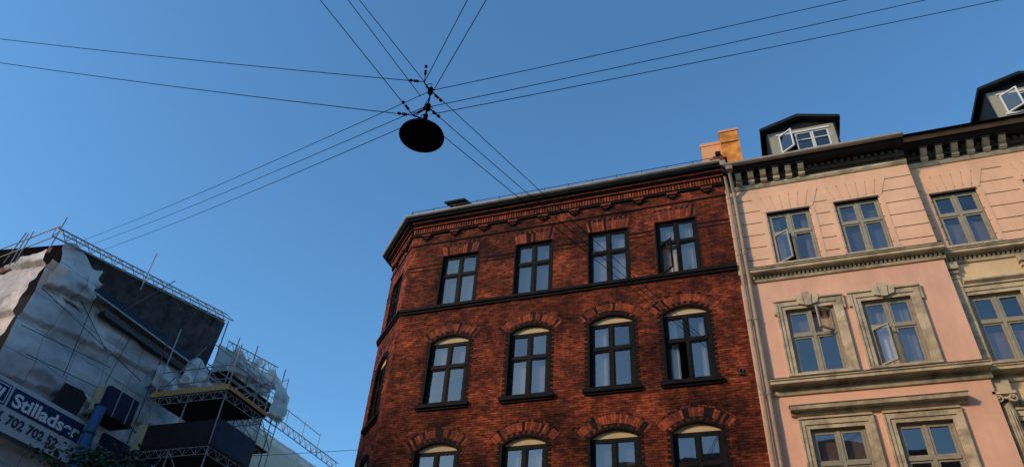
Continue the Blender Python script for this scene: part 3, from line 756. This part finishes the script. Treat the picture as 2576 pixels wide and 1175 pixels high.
K_.tube((X0,Y0,8.4),(-19.2,Y0,10.4),.02,'galv');K_.tube((-19.2,Y0,10.4),(X1,Y0,8.4),.02,'galv');K_.tube((X1,Y0,10.5),(X1,Y1,12.4),.02,'galv');K_.tube((X1,Y0,12.5),(X1,Y1,13.9),.02,'galv')
K_.tube((X0,Y0,12.5),(-19.2,Y0,14.4),.02,'galv')
K_.box(-21.9,X0-.12,16.95,18.3,11.2,11.28,'dark_board');K_.box(-21.14,X0-.12,16.85,16.89,11.28,12.15,'navy');K_.box(X0-.16,X0-.12,16.9,18.2,11.28,12.15,'navy')
K_.box(-21.5,-21.15,16.80,16.84,11.28,12.15,'plywood');truss((-22,16.85,10.88),(X0-.1,16.85,10.88),.3,r=.018,step=.4)
for yy in (17.3,17.9): K_.tube((X0-.1,yy,11.2),(X0-.1,yy,12.3),.02,'galv')
K_.tube((X0-.1,16.85,12.35),(X0-.1,18.5,12.35),.02,'galv')
K_.box(-21.9,X0-.12,17.4,19.5,9.4,9.5,'dark_board');K_.box(X0-.3,X0-.2,17.4,19.8,9.5,10.7,'navy')
for z in (13.3,15.3):
    K_.box(-21.9,-21.0,21.9,25.8,z,z+.05,'dark_board')
    truss((-20.95,21.9,z+.5),(-20.95,25.8,z+.5),.35,r=.018)
for y in (21.9,23.9,25.8): K_.tube((-20.95,y,2),(-20.95,y,16.9),.024,'galv')
for z in (11.3,9.2): K_.tube((-20.95,21.9,z),(-20.95,25.8,z),.02,'galv');K_.box(-21.9,-21.0,21.9,25.8,z,z+.05,'dark_board')
K_.build('frames_and_platforms',sf)
dcu=empty('debris_chute')
Cc=MB()
for i in range(9):
    z=11.35-i*.95;Cc.tube((-20.9,16.75,z),(-20.9,16.78,z-1.0),.19,'chute_blue',18,.15);Cc.tube((-20.9,16.75,z),(-20.9,16.75,z-.06),.21,'navy',18)
Cc.build('chute_segments',dcu)

# ------------------------------------------------------------ tree
tr_=empty('street_tree')
Tm=MB();tx,ty=-15.0,12.85
pts=[Vector((tx,ty,0)),Vector((tx+.05,ty,2.2)),Vector((tx-.05,ty+.1,4.2)),Vector((tx+.05,ty,6.2))]
for i in range(3): Tm.tube(pts[i],pts[i+1],.16-.04*i,'bark',10,.16-.04*(i+1))
tips=[]
for i in range(44):
    z=random.uniform(2.8,6.7);b0=Vector((tx,ty,z));a=random.uniform(0,6.28);l=random.uniform(.6,1.5)*(1.15 if z<4.6 else .62)
    e=b0+Vector((math.cos(a)*l,math.sin(a)*l,random.uniform(.4,1.1)));Tm.tube(b0,e,.035,'bark',5,.01);tips.append(e)
    e2=e+Vector((random.uniform(-.4,.4),random.uniform(-.4,.4),random.uniform(.1,.5)));Tm.tube(e,e2,.012,'bark',4,.004);tips.append(e2)
Tm.build('trunk_and_limbs',tr_)
Lf=MB()
for e in tips:
    e=Vector(e)
    if e.z>7.45: e.z=7.45
    m='leaf' if random.random()<.6 else 'leaf_dark'
    for k in range(100):
        d=Vector((random.gauss(0,.22),random.gauss(0,.22),random.gauss(0,.17)));c=e+d
        u=Vector((random.uniform(-1,1),random.uniform(-1,1),random.uniform(-.6,.6))).normalized();w=u.orthogonal().normalized()
        s=random.uniform(.04,.075)
        Lf.face([c-u*s,c+w*s*.55,c+u*s,c-w*s*.55],m,[(0,0),(1,0),(1,1),(0,1)])
Lf.build('leaves',tr_)

# ------------------------------------------------------------ surroundings behind the camera
def block(name,M,L,H,colm):
    e=empty(name);w=MB(M);g=MB(M);ops=[]
    n=int(L/2.6)
    for i in range(n):
        for r in range(5):
            x=1.0+i*2.6;z=1.2+3.3*r
            if x+1.15<L and z+1.8<H: ops.append((x,x+1.15,z,z+1.8))
    wall(w,0,L,0,H,ops,colm,reveal=.14)
    for o in ops:
        g.face([(o[0],.12,o[2]),(o[1],.12,o[2]),(o[1],.12,o[3]),(o[0],.12,o[3])],'glass')
        xc=(o[0]+o[1])/2;g.box(xc-.04,xc+.04,.08,.14,o[2],o[3],'window_paint');g.box(o[0],o[1],.085,.135,o[2]+1.1,o[2]+1.17,'window_paint')
    g.box(.1,L-.1,.8,.85,.1,H-.1,'interior')
    w.box(0,L,-.35,0,H,H+.25,'cream_trim')
    w.face([(0,0,0),(0,10,0),(0,10,H),(0,0,H)],colm);w.face([(L,0,0),(L,10,0),(L,10,H),(L,0,H)],colm);w.face([(0,10,0),(L,10,0),(L,10,H),(0,10,H)],colm)
    w.prism([(0,H),(L,H),(L,H+.01),(0,H+.01)],0,10,'far_roof')
    w.face([(0,-.35,H+.25),(L,-.35,H+.25),(L,5,H+3.5),(0,5,H+3.5)],'far_roof');w.face([(0,10,H),(L,10,H),(L,5,H+3.5),(0,5,H+3.5)],'far_roof')
    w.build('walls',e);g.build('windows',e)
block('shading_building',Matrix.Translation((26,-8,0))@Matrix.Rotation(rad(180),4,'Z'),40,16,'far_plaster')
block('shading_building',Matrix.Translation((12.2,12,0))@Matrix.Rotation(rad(-90),4,'Z'),16,16,'yellow_plaster')
block('shading_building',Matrix.Translation((-22,-20,0))@Matrix.Rotation(rad(90),4,'Z'),24,17,'brick_red')
block('shading_building',Matrix.Translation((-32.1,4,0))@Matrix.Rotation(rad(180),4,'Z'),28,17,'far_plaster')  # unseen row, added to shade the lower part of the corner sheeting
g=MB();g.face([(-400,-400,-.02),(400,-400,-.02),(400,400,-.02),(-400,400,-.02)],'paving');g.build('ground')
g=MB();g.box(-200,11,-5,13,-.015,0,'asphalt');g.build('road')
g=MB();g.box(-20,-13.5,13.02,200,-.012,.003,'asphalt');g.build('side_road')
g=MB();g.box(-9.8,12,13,16.38,0,.12,'paving');g.build('pavement')
g=MB()
for i in range(12): g.box(-13+i*2.2,-11.8+i*2.2,3.9,4.05,.004,.008,'road_paint')
g.build('road_markings')

# ------------------------------------------------------------ light
se,sa=rad(25),rad(224)
w=bpy.data.worlds.new('World');sc.world=w;w.use_nodes=True
t=w.node_tree;bg=t.nodes['Background']
sky=t.nodes.new('ShaderNodeTexSky');sky.sky_type='NISHITA';sky.sun_disc=False;sky.sun_elevation=se;sky.sun_rotation=sa
sky.ozone_density=2.0;sky.air_density=1.0;sky.dust_density=.4
tint=mixc(t,'MULTIPLY',1.0,sky.outputs[0],(.82,1.33,1.56))
t.links.new(tint,bg.inputs['Color']);bg.inputs['Strength'].default_value=.15
sd=Vector((math.sin(sa)*math.cos(se),math.cos(sa)*math.cos(se),math.sin(se)))
l=bpy.data.lights.new('sun','SUN');l.energy=2.7;l.angle=rad(5);l.color=(1,.66,.38)
lo=bpy.data.objects.new('sun',l);sc.collection.objects.link(lo);lo.rotation_euler=sd.to_track_quat('Z','Y').to_euler()
# ------------------------------------------------------------ camera
p=rad(38.4);h=rad(21.5)
F=Vector((-math.sin(h)*math.cos(p),math.cos(h)*math.cos(p),math.sin(p)))
R0=Vector((math.cos(h),math.sin(h),0));U0=R0.cross(F)
up=(-.0758*R0+.9971*U0).normalized();rt=(.9971*R0+.0758*U0).normalized()
M=Matrix((( rt.x,up.x,-F.x,0),(rt.y,up.y,-F.y,0),(rt.z,up.z,-F.z,1.6),(0,0,0,1)))
cam=bpy.data.cameras.new('camera');cam.sensor_width=36;cam.lens=36*1820/2576;cam.clip_end=2000;cam.clip_start=.05
co=bpy.data.objects.new('camera',cam);sc.collection.objects.link(co);co.matrix_world=M;sc.camera=co
